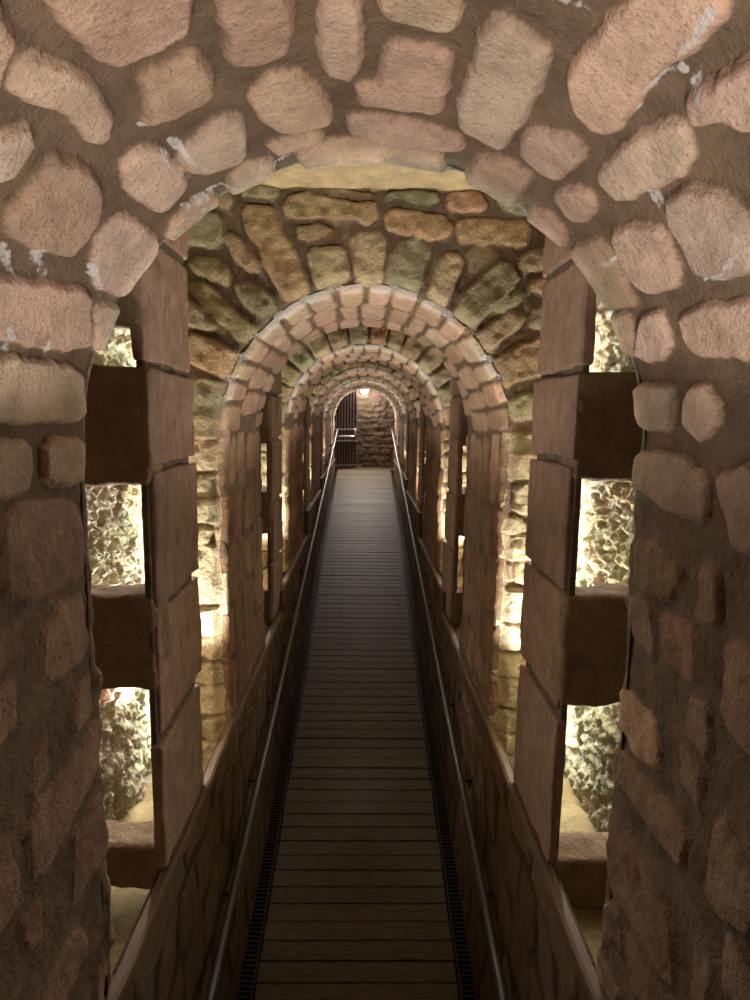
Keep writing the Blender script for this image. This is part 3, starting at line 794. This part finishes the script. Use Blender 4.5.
# ------------------------------------------------------------------ far end: rubble wall, gate, lamp
xs = np.arange(-1.0, 1.001, .009); zs = np.arange(ZLAND-.05, .96, .009)
X, Z = np.meshgrid(xs, zs, indexing='ij'); rgb = random.Random(77)
st = courses(rgb, -1.0, 1.0, ZLAND-.05, .97, .21, .125, .022, .8, .4)
sd, I = field(X, Z, st, .022, .06, 4.4)
T = tints(rgb, len(st), [(.30,.215,.155), (.27,.19,.135), (.33,.24,.175)])[I]
h = .018*sstep(.010, -.03, sd) + .022*fbm(X, Z, 0*X, .07, 4, 2.) + .01*fbm(X, Z, 0*X, .2, 2, 5.)
pit = np.exp(-(((X-.30)/.09)**2+((Z+.30)/.04)**2)); h = h-.09*pit
P = np.stack([X, YEND-h, Z], axis=2)
wb = grid_mesh('wall_back', P, M_BACK, dict(sdf=sd, tint=T, green=0*X, lime_rimlight=0*X), None, flip=True, origin=(0, YEND, 0)); wb.location = (0, YEND, 0)
tag(wb, 'rough rubble stone wall closing the far end behind the lamp', 'wall', kind='structure')
for sx in (-1, 1):
    V = []; F = []; bx(V, F, *sorted((sx*.99, sx*1.04)), 11.9, YEND+.05, ZLAND-.1, .98)
    plain('end_return', V, F, M_FLOOR, roots[sx], origin=(sx*XW, 0, 0))
V = []; F = []; bx(V, F, -1.02, 1.02, 11.9, YEND+.05, ZCEIL, ZCEIL+.06)
plain('ceiling_slab', V, F, M_FLOOR, ce, origin=(0, 0, ZCEIL))

dorg = (-.64, 12.02, ZLAND)
dr = empty('door_1', dorg); tag(dr, 'dark barred gate leaf standing at the left of the far end wall', 'gate', kind='structure')
ang = math.radians(17); W_ = .50; H_ = 1.72
def D(u, v, w=0.0):   # along the leaf, towards the passage axis, up
    return (dorg[0]+u*math.cos(ang)+w*math.sin(ang), dorg[1]+u*math.sin(ang)-w*math.cos(ang), dorg[2]+.02+v)
def dbox(V, F, u0, u1, v0, v1, w0, w1):
    n = len(V); V += [D(u, v, w) for (u, v, w) in ((u0,v0,w0),(u1,v0,w0),(u1,v0,w1),(u0,v0,w1),(u0,v1,w0),(u1,v1,w0),(u1,v1,w1),(u0,v1,w1))]
    F += [tuple(n+i for i in f) for f in ((0,3,2,1),(4,5,6,7),(0,1,5,4),(1,2,6,5),(2,3,7,6),(3,0,4,7))]
V = []; F = []; dbox(V, F, 0, W_, 0, H_, -.012, 0); plain('door_panel', V, F, M_BLACK, dr, origin=dorg)
V = []; F = []; n = 9
for i in range(n):
    u = .012+i*(W_-.024)/(n-1); dbox(V, F, u-.012, u+.012, .0, H_, .0, .022)
plain('upright_bars', V, F, M_DOOR, dr, bevel=.003, origin=dorg)
for v0, v1 in ((.03, .075), (.53, .56), (.76, .79), (H_-.05, H_)):
    V = []; F = []; dbox(V, F, 0, W_, v0, v1, .018, .036); plain('cross_rail', V, F, simple_mat('worn_steel', (.26,.24,.24), .5, .5, .2, 40, .1) if .5 < v0 < 1.2 else M_DOOR, dr, bevel=.003, origin=dorg)
V = []; F = []
tube(V, F, [D(.0, .64, .07), D(W_-.09, .64, .07), D(W_-.06, .645, .07), D(W_-.05, .67, .07), D(W_-.05, .76, .07), D(W_-.065, .79, .07)], .016, 10)
plain('push_bar', V, F, simple_mat('bright_steel', (.75,.75,.78), .3, .6, .05, 60, .05), dr, smooth=True, origin=dorg)

lorg = (-.015, YEND-.07, .51)
lp = empty('wall_lamp', lorg); tag(lp, 'round glowing white lamp on the end wall at the top of the gate', 'lamp')
def sphere(cx, cy, cz, r, n=24, m=16):
    V = []; F = []
    for i in range(m+1):
        a = math.pi*i/m
        for j in range(n):
            b = 2*math.pi*j/n; V.append((cx+r*math.sin(a)*math.cos(b), cy+r*math.sin(a)*math.sin(b), cz+r*math.cos(a)))
    for i in range(m):
        for j in range(n): F.append((i*n+j, i*n+(j+1) % n, (i+1)*n+(j+1) % n, (i+1)*n+j))
    return V, F
mg = bpy.data.materials.new('glowing_globe'); mg.use_nodes = True
bs = mg.node_tree.nodes['Principled BSDF']; bs.inputs['Emission Color'].default_value = (1, .93, .84, 1); bs.inputs['Emission Strength'].default_value = 90
V, F = sphere(lorg[0], lorg[1]-.33, lorg[2], .08)
plain('globe', V, F, mg, lp, smooth=True, origin=lorg)
V = []; F = []; tube(V, F, [(lorg[0], YEND+.0, lorg[2]), (lorg[0], lorg[1]+.03, lorg[2])], .05, 20); tube(V, F, [(lorg[0], YEND-.02, lorg[2]), (lorg[0], lorg[1]-.26, lorg[2])], .014, 12); plain('lamp_base', V, F, M_BLACK, lp, origin=lorg)

# ------------------------------------------------------------------ lights
def area(name, loc, rot, sx, sy, e, c=(1, .94, .86)):
    l = bpy.data.lights.new(name, 'AREA'); l.shape = 'RECTANGLE'; l.size = sx; l.size_y = sy; l.energy = e; l.color = c
    o = bpy.data.objects.new(name, l); col.objects.link(o); o.location = loc; o.rotation_euler = rot
    return o
def aim(o, tgt):
    d = Vector(tgt)-o.location; o.rotation_euler = d.to_track_quat('-Z', 'Y').to_euler()
def spot(name, loc, tgt, e, ang, blend=.6, r=.02, c=(1, .94, .86)):
    l = bpy.data.lights.new(name, 'SPOT'); l.energy = e; l.spot_size = math.radians(ang); l.spot_blend = blend; l.shadow_soft_size = r; l.color = c
    o = bpy.data.objects.new(name, l); col.objects.link(o); o.location = loc; aim(o, tgt); return o
for k, (a, b) in enumerate(BAYS):
    for side in (-1, 1):
        e = NICHE_E[k]
        o = area('niche_light', (side*.81, a+(b-a)*.91, -.55), (0, 0, 0), .03, 1.75, e)
        # strip stands upright behind the arch, shining along the niche
        o.rotation_euler = (math.radians(90), 0, math.radians(180+12*side))
        spot('niche_uplight', (side*.78, a+(b-a)*.71, [-1.2, -1.15, -1.0, -.8, -.7][k]), (side*.76, a+(b-a)*.71+.16, .2), UP_E[k], 122, .45, .025)
spot('vault_spot', (.12, -.32, -.9), (-.02, .92, .62), SPOT_E, 53, .25, .02, (1, .92, .83))
spot('vault_spot', (-.3, -.32, -.95), (.10, .92, .60), SPOT_E*.33, 54, .25, .02, (1, .92, .83))
spot('ramp_boost', (-.015, YEND-.56, .50), (0, 10.2, -1.6), 190, 125, .8, .08, (1, .94, .86))  # added spot before the globe, boosting its light on the ramp
w = bpy.data.worlds.new('dark'); bpy.context.scene.world = w; w.use_nodes = True
w.node_tree.nodes['Background'].inputs[0].default_value = (.02, .015, .01, 1); w.node_tree.nodes['Background'].inputs[1].default_value = .5
# unseen soft fill, added for light from the passage behind the photographer
l = area('passage_fill', (0, -.55, .1), (0, 0, 0), .8, .8, FILL_E, (1, .82, .64)); aim(l, (0, 4, -.6))

# ------------------------------------------------------------------ camera
cd = bpy.data.cameras.new('camera'); cam = bpy.data.objects.new('camera', cd); col.objects.link(cam)
cd.sensor_fit = 'VERTICAL'; cd.sensor_height = 36; cd.lens = 600/1000*36; cd.clip_start = .02
th = math.atan(84/600); yaw = math.atan(11.3/600)
cam.location = (0, 0, 0); from mathutils import Matrix
cam.rotation_euler = (Matrix.Rotation(-yaw, 3, 'Z') @ Matrix.Rotation(math.pi/2-th, 3, 'X') @ Matrix.Rotation(math.radians(.9), 3, 'Z')).to_euler()
sc = bpy.context.scene; sc.camera = cam
sc.view_settings.view_transform = 'Standard'
sc.view_settings.exposure = EXPO
sc.cycles.max_bounces = 6; sc.cycles.diffuse_bounces = 4; sc.cycles.use_denoising = True
